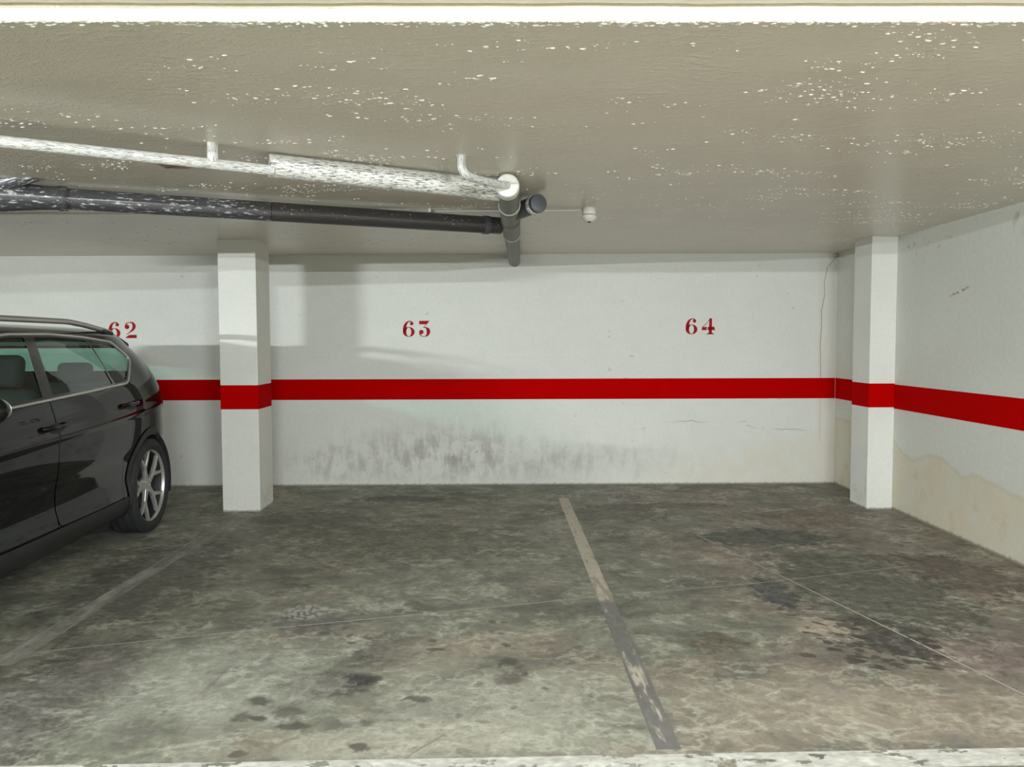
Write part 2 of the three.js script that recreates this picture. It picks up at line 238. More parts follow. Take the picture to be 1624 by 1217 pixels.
{
  // worn divider between 63 and 64: beige paint at the wall end, dark tape residue at the other
  const tex = colorTexture(64, 2048, (u, v) => {
    const z = 0.62 + v * 4.4, n = fbm(noise, u * 1.2, z * 3.2, 4), n2 = fbm(noiseB, u * 3, z * 14, 4), c = [182, 174, 158];
    const k = n2 * 16 + n * 8; c[0] += k; c[1] += k; c[2] += k;
    const worn = sstep(-0.1, 0.25, fbm(noiseC, u * 1.6 + 4, z * 2.6, 4) - (z < 2.9 ? 0.25 : 0)); mix3(c, [128, 124, 110], worn * 0.6);
    mix3(c, [96, 92, 82], sstep(0.02, 0.008, Math.abs(u - 0.5 - 0.3 * noise(z * 2, 1)) * 0.08) * 0 + sstep(0.3, 0.5, fbm(noise, u * 2, z * 9, 3)) * 0.45);
    const tape = sstep(3.40, 3.52, z + 0.08 * n2 + 0.05 * n), left = fbm(noise, u * 1.3 + 8, z * 3.1 + 3, 4, 0.6), rim = Math.abs(u - 0.5) * 2;
    const gone = sstep(0.16, -0.06, left - 0.14 * (1 - rim)), t2 = 16 * n2 + 10 * n;
    mix3(c, [112 + t2, 111 + t2, 107 + t2], tape * clamp(gone + 0.9 * sstep(0.55, 0.8, rim)));
    return c;
  }, true, THREE.ClampToEdgeWrapping);
  mesh('parking_line', flatStrip([[0.553, 0.66], [0.572, 5.0]], 0.085, 0.0015), new THREE.MeshStandardMaterial({ map: tex, roughness: 0.7 }), floor, 'worn beige line, dark grey towards its end, between bays 63 and 64');
  const fade = greyTexture(64, 1024, (u, v) => { const z = v * 2.8; return clamp(0.5 + 0.8 * fbm(noise, u * 1.5, z * 3, 5, 0.65)) * (0.8 + 0.2 * noiseB(u, z * 2)); }, THREE.ClampToEdgeWrapping);
  mesh('parking_line', flatStrip([[-2.12, 1.45], [-2.185, 4.25]], 0.11, 0.0012, 1, true), new THREE.MeshStandardMaterial({ color: new THREE.Color(0.46, 0.46, 0.41), roughness: 0.75, alphaMap: fade, transparent: true }), floor, 'faint worn white line beside the black car');
  const worn = greyTexture(2048, 64, (u, v) => { const x = u * 5.6; return sstep(-0.22, -0.06, fbm(noiseB, x * 7, v * 1.5, 5, 0.65) + 0.06) ; }, THREE.ClampToEdgeWrapping);
  const wt = colorTexture(1024, 64, (u, v) => { const n = fbm(noiseC, u * 60, v * 3, 4, 0.65) * 46 + fbm(noise, u * 180, v * 6, 2) * 24; return [190 + n, 190 + n, 182 + n]; }, true, THREE.ClampToEdgeWrapping);
  const fg = flatStrip([[-2.4, 5.135], [3.1, 5.045]], 0.11, 0.0015, 1, true); { const uv = fg.attributes.uv; for (let k = 0; k < uv.count; k++) uv.setXY(k, uv.getY(k), uv.getX(k)); }
  mesh('parking_line', fg, new THREE.MeshStandardMaterial({ map: wt, alphaMap: worn, transparent: true, roughness: 0.7 }), floor, 'white chipped line across the mouth of the bays');
  const jf = greyTexture(16, 2048, (u, v) => sstep(-0.5, -0.1, fbm(noise, 3, v * 30, 4, 0.6)), THREE.ClampToEdgeWrapping);
  const jm = new THREE.MeshStandardMaterial({ color: new THREE.Color(0.44, 0.43, 0.37), roughness: 0.8, alphaMap: jf, transparent: true });
  const jd = new THREE.MeshStandardMaterial({ color: new THREE.Color(0.10, 0.095, 0.085), roughness: 0.9 });
  const across = [[-3.1, 4.41], [-2.242, 4.14], [-1.21, 3.85], [-0.133, 3.565], [0.50, 3.39]], across2 = [[0.63, 3.355], [1.473, 3.165], [2.53, 2.84]], along = [[1.414, 2.02], [2.065, 4.60], [2.3, 5.5]];
  mesh('joint_filler', flatStrip(across, 0.007, 0.001, 1, true), jm, floor); mesh('joint_filler', flatStrip(across2, 0.006, 0.001, 1, true), jm, floor);
  mesh('joint_filler', flatStrip(along, 0.009, 0.001, 1, true), jm, floor);
  mesh('joint_edge', flatStrip(along.map(([x, z]) => [x + 0.006, z]), 0.004, 0.0006), jd, floor);
}

// ---------------------------------------------------------------- walls
const wallBack = structure(mesh('wall_back', worldUV(box(-12.2, 3.6, -0.2, 2.7, -0.25, 0), (x, y) => [(x + 4.2) / 7.6, y / 2.3]), wallMat), 'white painted back wall with red stripe and bay numbers', 'wall');
mesh('red_stripe', box(-12, 3.27, 0.843, 1.043, 0, 0.0015), redMat, wallBack, 'broad red painted stripe');
const turnR = 0.9 * Math.PI / 180;
const wallRight = structure(mesh('wall_right', worldUV(box(0, 0.25, -0.2, 2.7, -0.2, 16.4), (x, y, z) => [z / 6, y / 2.3]), rightMat), 'white side wall with red stripe and yellowed damp stain', 'wall');
wallRight.position.set(3.275, 0, 0); wallRight.rotation.y = -turnR;
mesh('red_stripe', box(-0.0015, 0.001, 0.843, 1.043, 0.0, 16), redMat, wallRight, 'broad red painted stripe');
structure(mesh('wall_left', worldUV(box(-12.25, -12, -0.2, 2.7, -0.2, 16.2), (x, y, z) => [z / 6, y / 2.3]), rightMat), 'far white side wall of the garage', 'wall');
structure(mesh('wall_front', worldUV(box(-12.2, 3.6, -0.2, 2.7, 16, 16.25), (x, y) => [(x + 4.2) / 7.6, y / 2.3]), wallMat), 'white wall across the driving lane', 'wall');

function pillar(name, x0, x1, z0, z1, label) {
  const g = structure(thing(name, label, 'pillar', [(x0 + x1) / 2, 0, (z0 + z1) / 2]));
  const w = (x1 - x0) / 2, d = (z1 - z0) / 2;
  mesh('shaft', worldUV(rbox(-w, w, -0.02, 2.3, -d, d, 0.006, 2), (x, y, z, nx, ny, nz) => [(Math.abs(nx) > Math.abs(nz) ? z + 0.6 : x) / 1.2, y / 2.3]), pillarMat, g);
  mesh('red_stripe', rbox(-w - 0.0015, w + 0.0015, 0.85, 1.053, -d - 0.0015, d + 0.0015, 0.006, 2), redMat, g, 'red painted band around the pillar');
  return g;
}
pillar('pillar', -2.31, -2.0, 0.79, 1.16, 'free-standing white square pillar with red band beside the black car');
pillar('pillar', 3.045, 3.275, 0.87, 1.185, 'white pillar with red band built against the side wall');

// ---------------------------------------------------------------- bay numbers, stencilled
function strokePoly(pts) {   // [x, y, width] centre line, smoothed, to a filled outline
  const c = new THREE.CatmullRomCurve3(pts.map(([x, y, w]) => V(x, y, w)), false, 'centripetal').getPoints(pts.length * 6), L = [], Rr = [];
  c.forEach((p, i) => { const a = c[Math.max(0, i - 1)], b = c[Math.min(c.length - 1, i + 1)], t = new THREE.Vector2(b.x - a.x, b.y - a.y).normalize(); L.push(new THREE.Vector2(p.x - t.y * p.z / 2, p.y + t.x * p.z / 2)); Rr.push(new THREE.Vector2(p.x + t.y * p.z / 2, p.y - t.x * p.z / 2)); });
  return new THREE.Shape([...L, ...Rr.reverse()]);
}
const poly = (...p) => new THREE.Shape(p.map(([x, y]) => new THREE.Vector2(x, y)));
const disc = (x, y, r) => { const s = new THREE.Shape(); s.absarc(x, y, r, 0, 2 * Math.PI); return s; };
const ring = (x, y, rx, ry, hx, hy) => { const s = new THREE.Shape(); s.absellipse(x, y, rx, ry, 0, 2 * Math.PI); const h = new THREE.Path(); h.absellipse(x, y, hx, hy, 0, 2 * Math.PI); s.holes.push(h); return s; };
const glyphs = {
  6: [ring(0.36, 0.31, 0.36, 0.31, 0.15, 0.275), strokePoly([[0.11, 0.28, 0.2], [0.10, 0.45, 0.2], [0.13, 0.65, 0.19], [0.22, 0.86, 0.13], [0.38, 0.97, 0.06], [0.5, 0.965, 0.06], [0.6, 0.88, 0.07]]), disc(0.54, 0.83, 0.105)],
  2: [disc(0.15, 0.7, 0.14), strokePoly([[0.05, 0.72, 0.06], [0.1, 0.88, 0.06], [0.32, 0.975, 0.05], [0.5, 0.93, 0.12], [0.58, 0.75, 0.2], [0.52, 0.56, 0.15], [0.32, 0.38, 0.06], [0.12, 0.22, 0.03]]), poly([0.02, 0], [0.72, 0], [0.72, 0.2], [0.3, 0.2], [0.18, 0.14])],
  3: [poly([0.04, 0.78], [0.5, 0.78], [0.68, 1], [0.04, 1]), strokePoly([[0.5, 0.78, 0.03], [0.4, 0.68, 0.03], [0.3, 0.6, 0.03]]), strokePoly([[0.28, 0.595, 0.03], [0.44, 0.575, 0.07], [0.57, 0.46, 0.2], [0.6, 0.3, 0.22], [0.54, 0.13, 0.15], [0.4, 0.03, 0.05], [0.26, 0.025, 0.04], [0.12, 0.1, 0.06], [0.06, 0.24, 0.08]]), disc(0.17, 0.3, 0.135)],
  4: [poly([0.46, 0], [0.66, 0], [0.66, 1], [0.5, 1]), strokePoly([[0.54, 0.97, 0.035], [0.3, 0.66, 0.035], [0.06, 0.44, 0.035]]), poly([0.02, 0.26], [0.34, 0.26], [0.34, 0.46], [0.06, 0.46]), poly([0.4, 0.26], [0.86, 0.26], [0.8, 0.48], [0.4, 0.46]), poly([0.32, 0], [0.82, 0], [0.74, 0.075], [0.38, 0.075])],
};
function number(text, x, y, step) {
  const g = part('bay_number', wallBack, 'red stencilled number ' + text + ' on the white wall');
  [...text].forEach((ch, i) => {
    const geo = mergeGeometries(glyphs[ch].map((s) => new THREE.ExtrudeGeometry(s, { depth: 0.006, bevelEnabled: false, curveSegments: 18 })));
    geo.scale(0.158, 0.155, 0.155); geo.translate(x + i * step, y, 0.0001);
    mesh('digit', geo, numberMat, g);
  });
}
number('62', -3.785, 1.447, 0.155); number('63', -0.952, 1.453, 0.152); number('64', 1.797, 1.472, 0.152);

// ---------------------------------------------------------------- ceiling: low slab over the bays, a small step, then the higher slab over the lane
const EDGE = 5.49, CEIL = 2.25, TILT = 0.0032;
const ceilBump = greyTexture(1024, 1024, (u, v) => {
  const a = tiled(noise, u, v, 34, 62, 4, 0.6), b = tiled(noiseB, u, v, 100, 140, 2), c = tiled(noiseC, u, v, 4, 9, 3);
  return clamp(0.3 + 0.9 * Math.max(0, a + 0.6 * c - 0.05) ** 1.3 + 0.2 * Math.abs(b) + 0.2 * c);
});
const ceilTex = colorTexture(1024, 1024, (u, v) => { const n = tiled(noise, u, v, 3, 5, 5) * 7 + tiled(noiseB, u, v, 60, 60, 2) * 3; return [218 + n, 210 + n, 194 + n]; }, true, THREE.RepeatWrapping);
const ceilMat = new THREE.MeshPhysicalMaterial({ map: ceilTex, roughness: 0.42, bumpMap: ceilBump, bumpScale: 0.006, clearcoat: 0.35, clearcoatRoughness: 0.22 });
const dripMat = new THREE.MeshPhysicalMaterial({ color: new THREE.Color(0.80, 0.78, 0.72), roughness: 0.3, clearcoat: 0.6, clearcoatRoughness: 0.15 });
const soffitY = (x, z) => CEIL + TILT * (x - 0.5) + 0.004 * fbm(noise, x * 0.9, z * 2.6, 3) * sstep(0, 0.4, z) * sstep(EDGE, EDGE - 0.3, z);
{
  // one sheet swept over x: wall end of the soffit, its edge, the step, a groove, the ledge, the riser and the lane slab, closed on top
  const xs = []; for (let x = -12.2; x < -3.01; x += 0.4) xs.push(x); for (let x = -3; x <= 3.7; x += 0.045) xs.push(x);
  const prof = []; for (let z = -0.2; z < EDGE - 0.015; z += 0.05) prof.push([z, 0]); prof.push([EDGE - 0.012, 0], [EDGE - 0.004, 0.0015], [EDGE, 0.006]);
  prof.push([EDGE + 0.001, 0.034], [EDGE + 0.001, 0.034], [EDGE + 0.001, 0.05], [EDGE + 0.001, 0.05], [EDGE + 0.022, 0.05], [EDGE + 0.022, 0.05], [EDGE + 0.022, 0.037], [EDGE + 0.022, 0.037], [EDGE + 0.25, 0.037], [EDGE + 0.25, 0.037], [EDGE + 0.25, 0.25], [EDGE + 0.25, 0.25], [16.2, 0.25], [16.2, 0.25], [16.2, 0.5], [16.2, 0.5], [-0.2, 0.5], [-0.2, 0.5], [-0.2, 0]);
  const P = [], UV = [], I = [], m = prof.length;
  for (const x of xs) prof.forEach(([z, dy]) => { const wob = dy > 0 && dy < 0.06 ? 0.0035 * fbm(noiseB, x * 1.1, dy * 30, 3) + 0.0015 * noise(x * 9, dy * 40) : 0; P.push(x, (dy === 0 ? soffitY(x, z) : CEIL + TILT * (x - 0.5) + dy + wob), z); UV.push(x / 1.6, z / 1.6 + dy / 1.6); });
  for (let i = 0; i < xs.length - 1; i++) for (let j = 0; j < m - 1; j++) { const a = i * m + j, b = a + m; I.push(a, b, a + 1, b, b + 1, a + 1); }
  const g = new THREE.BufferGeometry(); g.setAttribute('position', new THREE.Float32BufferAttribute(P, 3)); g.setAttribute('uv', new THREE.Float32BufferAttribute(UV, 2)); g.setIndex(I); g.computeVertexNormals();
  const ceiling = structure(mesh('ceiling', g, ceilMat), 'glossy lumpy painted concrete ceiling with a step at the lane', 'ceiling');
  // runs and drips of paint: small raised beads
  const bead = new THREE.IcosahedronGeometry(1, 1), list = [], r2 = rng(77);
  for (let k = 0; k < 160000 && list.length < 12000; k++) {
    const x = -3.6 + r2() * 7.2, z = 0.5 + r2() * 4.95, n = 0.9 * fbm(noiseC, x * 1.3, z * 3.2, 3) + 0.8 * fbm(noise, x * 3.5, z * 11, 4, 0.6);
    if (n < 0.07 + 0.45 * r2()) continue;
    const big = r2() ** 5; list.push([x, z, 0.0012 + 0.0032 * r2() + 0.008 * big, 0.0006 + 0.0012 * r2() + 0.0028 * big, 0.001 + 0.0016 * r2() + 0.002 * big]);
  }
  for (let k = 0; k < 1100; k++) { const x = -3 + 6 * r2(); list.push([x, EDGE - 0.004 - 0.035 * r2() ** 3, 0.003 + 0.009 * r2(), 0.0015 + 0.004 * r2() * (0.5 + 0.5 * noise(x * 3, 1)), 0.003]); }
  const beads = new THREE.InstancedMesh(bead, dripMat, list.length), M = new THREE.Matrix4(), q = new THREE.Quaternion();
  list.forEach(([x, z, rx, ry, rz], i) => { q.setFromAxisAngle(V(0, 1, 0), (r2() - 0.5) * 0.8); M.compose(V(x, soffitY(x, z) + 0.0005, z), q, V(rx, ry, rz)); beads.setMatrixAt(i, M); });
  beads.name = 'paint_drips'; beads.userData.kind = 'stuff'; beads.castShadow = beads.receiveShadow = true; ceiling.add(beads);
}

// ---------------------------------------------------------------- lamps over the lane (behind the viewpoint)
const tubeMat = new THREE.MeshStandardMaterial({ color: 0xffffff, emissive: LAMP_COLOR, emissiveIntensity: 2.0, roughness: 0.4 });
const fittingMat = new THREE.MeshStandardMaterial({ color: new THREE.Color(0.7, 0.7, 0.68), roughness: 0.45 });
function tubeLamp(label, pos, turn, len, radiance, drop) {
  const g = thing('fluorescent_lamp', label, 'lamp', pos, turn, 'tube lamps over the driving lane');
  mesh('tube', pipeBetween(V(-len / 2, 0, 0), V(len / 2, 0, 0), 0.008, 16), tubeMat, g);
  mesh('housing', rbox(-len / 2 - 0.05, len / 2 + 0.05, 0.02, 0.07, -0.03, 0.03, 0.008), fittingMat, g);
  for (const s of [-1, 1]) { mesh('lamp_holder', rbox(s * len / 2 - 0.015 + s * 0.012, s * len / 2 + 0.015 + s * 0.012, -0.014, 0.03, -0.014, 0.014, 0.004), fittingMat, g); mesh('hanger', pipeBetween(V(s * len * 0.35, 0.068, 0), V(s * len * 0.35, drop, 0), 0.006, 10), fittingMat, g); }
  for (const d of [[0, 0, -1], [0, -1, 0], [0, 0, 1]]) {
    const l = new THREE.RectAreaLight(LAMP_COLOR, radiance, len, 0.018);
    l.position.set(d[0] * 0.012, d[1] * 0.012, d[2] * 0.012);
    if (d[2] === 1) l.rotation.y = Math.PI; else if (d[1]) l.rotation.x = -Math.PI / 2;   // a RectAreaLight shines along its own -z
    g.add(l);
  }
  return g;
}
tubeLamp('fluorescent tube lamp above the lane facing bay 63', [-0.1, 2.383, 9.6], 0, 1.2, LAMP_LANE, 0.115);
tubeLamp('fluorescent tube lamp hung low on rods further along the lane', [-6.0, 1.96, 8.2], -0.51, 0.9, LAMP_SIDE, 0.525);
tubeLamp('fluorescent tube lamp hung on short rods opposite bay 64', [1.5, 2.19, 9.4], 0, 0.9, LAMP_NEAR, 0.31);

// ---------------------------------------------------------------- drain pipes under the ceiling
const sprayWhite = colorTexture(1024, 512, (u, v) => {
  const s = tiled(noise, u + v * 0.05, v, 26, 30, 3, 0.6), b = tiled(noiseB, u, v, 8, 5, 3), c = [226, 226, 220];
  mix3(c, [96, 98, 102], sstep(0.02, 0.3, s + 0.15 * b) * 0.85); return c;
}, true, THREE.RepeatWrapping); sprayWhite.repeat.set(1, 2);
const sprayDark = colorTexture(1024, 512, (u, v) => {
  const s = tiled(noise, u + v * 0.06, v, 22, 26, 3, 0.6), b = tiled(noiseC, u, v, 5, 3, 3), c = [74, 74, 78];
  mix3(c, [206, 206, 206], sstep(0.1, 0.42, s + 0.3 * b)); return c;
}, true, THREE.RepeatWrapping);
const speck = colorTexture(1024, 256, (u, v) => {
  const s = tiled(noise, u, v, 50, 30, 3, 0.6), b = tiled(noiseB, u, v, 4, 4, 3), c = [66, 65, 66];
  const k = tiled(noiseC, u, v, 12, 8, 3) * 6; c[0] += k; c[1] += k; c[2] += k;
  mix3(c, [190, 188, 180], sstep(0.4, 0.5, s + 0.25 * b)); return c;
}, true, THREE.RepeatWrapping);
const pipeBump = greyTexture(512, 512, (u, v) => 0.5 + 0.5 * tiled(noiseB, u, v, 30, 16, 4, 0.65)); pipeBump.repeat.set(2, 2);
const whitePipe = new THREE.MeshPhysicalMaterial({ map: sprayWhite, roughness: 0.45, bumpMap: pipeBump, bumpScale: 0.006, clearcoat: 0.4, clearcoatRoughness: 0.25 });
const overspray = new THREE.MeshPhysicalMaterial({ map: sprayDark, roughness: 0.4, bumpMap: pipeBump, bumpScale: 0.003, clearcoat: 0.4, clearcoatRoughness: 0.2 });
const darkPipe = new THREE.MeshPhysicalMaterial({ map: speck, roughness: 0.35, clearcoat: 0.3, clearcoatRoughness: 0.25 });
const olivePipe = new THREE.MeshStandardMaterial({ color: new THREE.Color(0.125, 0.13, 0.10), roughness: 0.5 });
const paleCap = new THREE.MeshStandardMaterial({ color: new THREE.Color(0.72, 0.73, 0.68), roughness: 0.5, bumpMap: pipeBump, bumpScale: 0.003 });
const slate = new THREE.MeshStandardMaterial({ color: new THREE.Color(0.085, 0.09, 0.105), roughness: 0.5 });
const PG = 'drain pipes hung under the ceiling';
const along = (a, b, t) => a.clone().lerp(b, t);
{ // the collecting pipe that runs into the back wall
  const a = V(0.034, 2.182, 3.66), b = V(0.131, 2.182, -0.05), L = a.distanceTo(b), at = (z) => along(a, b, (3.66 - z) / 3.71);
  const g = thing('drain_pipe', 'olive-grey drain pipe with white end cap running into the back wall', 'pipe', [0, 0, 0], 0, PG);
  mesh('pipe', pipeBetween(at(3.6), b, 0.055), olivePipe, g);
  mesh('end_cap', turned(at(3.66), at(3.56), [[0, 0.0001], [0, 0.045], [0.002, 0.052], [0.007, 0.058], [0.02, 0.0595], [0.1, 0.0595]]), paleCap, g, 'white painted round end cap');
  const muff = (z0, z1, r) => turned(at(z0), at(z1), [[0, 0.054], [0, r], [0.012, r + 0.003], [0.024, r], [z0 - z1 - 0.024, r], [z0 - z1 - 0.012, r + 0.003], [z0 - z1, r], [z0 - z1, 0.054]]);
  mesh('coupling', muff(3.56, 3.10, 0.059), olivePipe, g); mesh('coupling', muff(3.03, 2.62, 0.059), olivePipe, g); mesh('coupling', muff(2.58, 1.92, 0.060), olivePipe, g);
  mesh('sealing_ring', turned(at(3.12), at(3.09), [[0, 0.056], [0, 0.0635], [0.03, 0.0635], [0.03, 0.056]]), paleCap, g); mesh('sealing_ring', turned(at(1.94), at(1.915), [[0, 0.056], [0, 0.0635], [0.025, 0.0635], [0.025, 0.056]]), paleCap, g);  // collars coloured pale to paint in the highlights along their edges
  const w = part('cleanout_branch', g, 'slate-grey capped branch slanting off the pipe'), s0 = at(2.78), s1 = V(0.205, 2.188, 3.09), d = s1.clone().sub(s0).normalize();
  mesh('branch_pipe', pipeBetween(s0, s1, 0.05), slate, w);
  mesh('branch_collar', turned(s1.clone().addScaledVector(d, -0.035), s1, [[0, 0.05], [0, 0.056], [0.035, 0.056], [0.035, 0.05]]), whitePipe, w);
  mesh('screw_cap', turned(s1, s1.clone().addScaledVector(d, 0.04), [[0, 0.053], [0.025, 0.053], [0.032, 0.049], [0.032, 0.028], [0.037, 0.026], [0.037, 0.0001]]), slate, w);
}
const branchEnd = V(-1.03, 2.186, 4.076);
{ // thick painted branch
  const g = thing('drain_pipe', 'thick white-painted drain pipe joining the capped pipe end', 'pipe', [0, 0, 0], 0, PG), b = V(-0.01, 2.186, 3.517);
  mesh('pipe', pipeBetween(branchEnd, b, 0.052), whitePipe, g);
  mesh('socket', turned(along(branchEnd, b, 0.9), b, [[0, 0.052], [0, 0.057], [0.115, 0.057], [0.115, 0.052]]), whitePipe, g);
}
{ // slim painted pipe that feeds it
  const g = thing('drain_pipe', 'slim white-painted pipe running on from the thick white pipe', 'pipe', [0, 0, 0], 0, PG), a = V(-1.0, 2.158, 4.10), b = V(-2.62, 2.158, 5.01);
  mesh('pipe', pipeBetween(b, a, 0.0225, 28), whitePipe, g);
  mesh('riser', pipeBetween(V(-1.222, 2.16, 4.225), V(-1.222, 2.26, 4.225), 0.023, 24), whitePipe, g);
  mesh('riser', pipeBetween(V(-2.6, 2.16, 4.995), V(-2.6, 2.26, 4.995), 0.023, 24), whitePipe, g);
}
{ // thin bent pipe from the ceiling to the cap
  const c = new THREE.CatmullRomCurve3([V(-0.178, 2.262, 4.0), V(-0.178, 2.215, 4.0), V(-0.176, 2.19, 3.995), V(-0.160, 2.168, 3.98), V(-0.12, 2.162, 3.92), V(-0.05, 2.164, 3.81), V(0.0, 2.17, 3.73), V(0.03, 2.18, 3.665)], false, 'centripetal');
  const g = thing('waste_pipe', 'thin white bent pipe from the ceiling to the end cap', 'pipe', [0, 0, 0], 0, PG);
  const t = new THREE.TubeGeometry(c, 60, 0.0195, 20); const uv = t.attributes.uv; for (let i = 0; i < uv.count; i++) uv.setXY(i, uv.getX(i) * 0.5, uv.getY(i)); mesh('pipe', t, whitePipe, g);
  mesh('ceiling_ring', turned(V(-0.178, 2.262, 4.0), V(-0.178, 2.243, 4.0), [[0, 0.03], [0.012, 0.03], [0.019, 0.021]]), whitePipe, g);
}
{ // dark pipe with its wide, paint-splashed end
  const g = thing('drain_pipe', 'dark grey drain pipe splashed with white paint at its wide end', 'pipe', [0, 0, 0], 0, PG);
  const a = V(0.0, 2.168, 2.385), m = V(-1.35, 2.168, 2.952), b = V(-2.339, 2.168, 3.368), d = b.clone().sub(a).normalize(), e = b.clone().addScaledVector(d, 2.4).add(V(0, -0.04, 0));
  mesh('pipe', pipeBetween(a, m, 0.0555), darkPipe, g); mesh('pipe', pipeBetween(m, b, 0.0555), overspray, g, 'stretch sprayed with white paint');
  mesh('clip', turned(along(a, b, 0.034), along(a, b, 0.05), [[0, 0.055], [0, 0.06], [0.04, 0.06], [0.04, 0.055]]), slate, g);
  const l = b.distanceTo(e);
  mesh('reducer', turned(b.clone().addScaledVector(d, -0.03), e, [[0, 0.055], [0, 0.064], [0.035, 0.066], [0.05, 0.062], [0.12, 0.064], [0.30, 0.082], [0.34, 0.082], [0.345, 0.088], [0.40, 0.088], [0.405, 0.082], [l, 0.082], [l, 0.0001]]), overspray, g, 'wider paint-streaked pipe end');
  const s = b.clone().addScaledVector(d, 0.34).add(V(0, 0.03, 0));
  mesh('side_branch', pipeBetween(s, s.clone().add(V(0.30, 0.075, 0.02)), 0.038, 24), overspray, g);
}
{ // bell-shaped detector with its wire tube
  const x = 0.56, z = 2.6, y = soffitY(x, z), g = thing('smoke_detector', 'small round white detector under the ceiling', 'detector', [x, y, z]);
  const wm = new THREE.MeshStandardMaterial({ color: new THREE.Color(0.78, 0.77, 0.72), roughness: 0.4 });
  mesh('base', turned(V(0, 0.002, 0), V(0, -0.045, 0), [[0, 0.0001], [0, 0.043], [0.04, 0.043], [0.045, 0.040], [0.045, 0.0001]]), wm, g);
  mesh('dome', turned(V(0, -0.045, 0), V(0, -0.095, 0), [[0, 0.041], [0.004, 0.047], [0.016, 0.0475], [0.03, 0.04], [0.042, 0.026], [0.046, 0.018], [0.044, 0.012], [0.044, 0.0001]]), wm, g);
  mesh('sensor_slot', turned(V(0, -0.086, 0.012), V(0, -0.094, 0.0125), [[0, 0.013], [0.006, 0.012], [0.008, 0.0001]], 20), new THREE.MeshStandardMaterial({ color: new THREE.Color(0.03, 0.03, 0.03), roughness: 0.5 }), g);
  const c = thing('wiring_conduit', 'thin grey wiring tube along the ceiling to the detector', 'conduit');
  const pts = []; for (let k = 0; k <= 40; k++) { const px = x - 0.035 - 7 * k / 40; pts.push(V(px, CEIL + TILT * (px - 0.5) - 0.013, z - 0.02 - 0.008 * k / 4)); }
  const t = new THREE.TubeGeometry(new THREE.CatmullRomCurve3(pts), 120, 0.0075, 12); mesh('tube', t, new THREE.MeshStandardMaterial({ color: new THREE.Color(0.50, 0.48, 0.42), roughness: 0.5 }), c);
  for (const px of [-0.45, -1.2, -2.2]) mesh('saddle_clip', rbox(px - 0.008, px + 0.008, CEIL + TILT * (px - 0.5) - 0.024, CEIL + TILT * (px - 0.5), z - 0.045, z - 0.0, 0.003), fittingMat, c);
}
{ // rusty remains of a clamp
  const g = new THREE.IcosahedronGeometry(1, 4), p = g.attributes.position;
  for (let i = 0; i < p.count; i++) { const x = p.getX(i), y = p.getY(i), z = p.getZ(i), k = 1 + 0.35 * noise(x * 2 + 3, z * 2 + y); p.setXYZ(i, x * 0.06 * k + (x > 0 ? 0.03 * x : 0), y * 0.012 * k, z * 0.035 * k); }
  g.computeVertexNormals();
  const o = mesh('ceiling_clamp', g, new THREE.MeshStandardMaterial({ color: new THREE.Color(0.14, 0.11, 0.08), roughness: 0.8 })); o.position.set(-1.56, 2.24, 3.83); o.rotation.y = 0.4;
  o.userData = { label: 'brown rusty clamp stump on the ceiling below the slim pipe', category: 'clamp' };
}
// ---------------------------------------------------------------- the black estate car in bay 62
const paint = new THREE.MeshPhysicalMaterial({ color: new THREE.Color(0.006, 0.006, 0.007), roughness: 0.5, specularIntensity: 0, clearcoat: 0.8, clearcoatRoughness: 0.04 });
const plastic = new THREE.MeshStandardMaterial({ color: new THREE.Color(0.018, 0.018, 0.019), roughness: 0.55 });
const blackGloss = new THREE.MeshPhysicalMaterial({ color: new THREE.Color(0.008, 0.008, 0.009), roughness: 0.25, clearcoat: 0.6, clearcoatRoughness: 0.1 });
const chrome = new THREE.MeshStandardMaterial({ color: new THREE.Color(0.62, 0.62, 0.60), roughness: 0.28, metalness: 0.85 });
const alloy = new THREE.MeshStandardMaterial({ color: new THREE.Color(0.50, 0.49, 0.46), roughness: 0.35, metalness: 0.7 });
const rubber = new THREE.MeshStandardMaterial({ color: new THREE.Color(0.020, 0.021, 0.023), roughness: 0.7 });
const glass = new THREE.MeshPhysicalMaterial({ color: new THREE.Color(0.46, 0.70, 0.62), roughness: 0.02, transmission: 1, thickness: 0, ior: 1.5 });
const redLens = new THREE.MeshPhysicalMaterial({ color: new THREE.Color(0.10, 0.006, 0.008), roughness: 0.15, clearcoat: 1 });
const clearLens = new THREE.MeshPhysicalMaterial({ color: new THREE.Color(0.45, 0.46, 0.47), roughness: 0.12, clearcoat: 1 });
const cloth = new THREE.MeshStandardMaterial({ color: new THREE.Color(0.022, 0.022, 0.024), roughness: 0.9 });
const lining = new THREE.MeshStandardMaterial({ color: new THREE.Color(0.22, 0.22, 0.21), roughness: 0.9 });
function table(t, v) {   // smooth interpolation through [v, value] rows
  const n = t.length; if (v <= t[0][0]) return t[0][1]; if (v >= t[n - 1][0]) return t[n - 1][1];
  let i = 0; while (t[i + 1][0] < v) i++;
  const sl = (k) => k < 0 || k >= n - 1 ? null : (t[k + 1][1] - t[k][1]) / (t[k + 1][0] - t[k][0]);
  const tang = (k) => { const a = sl(k - 1), b = sl(k); return a === null ? b : b === null ? a : a * b <= 0 ? 0 : 2 * a * b / (a + b); };
  const h = t[i + 1][0] - t[i][0], s = (v - t[i][0]) / h, s2 = s * s, s3 = s2 * s;
  return (2 * s3 - 3 * s2 + 1) * t[i][1] + (s3 - 2 * s2 + s) * h * tang(i) + (-2 * s3 + 3 * s2) * t[i + 1][1] + (s3 - s2) * h * tang(i + 1);
}
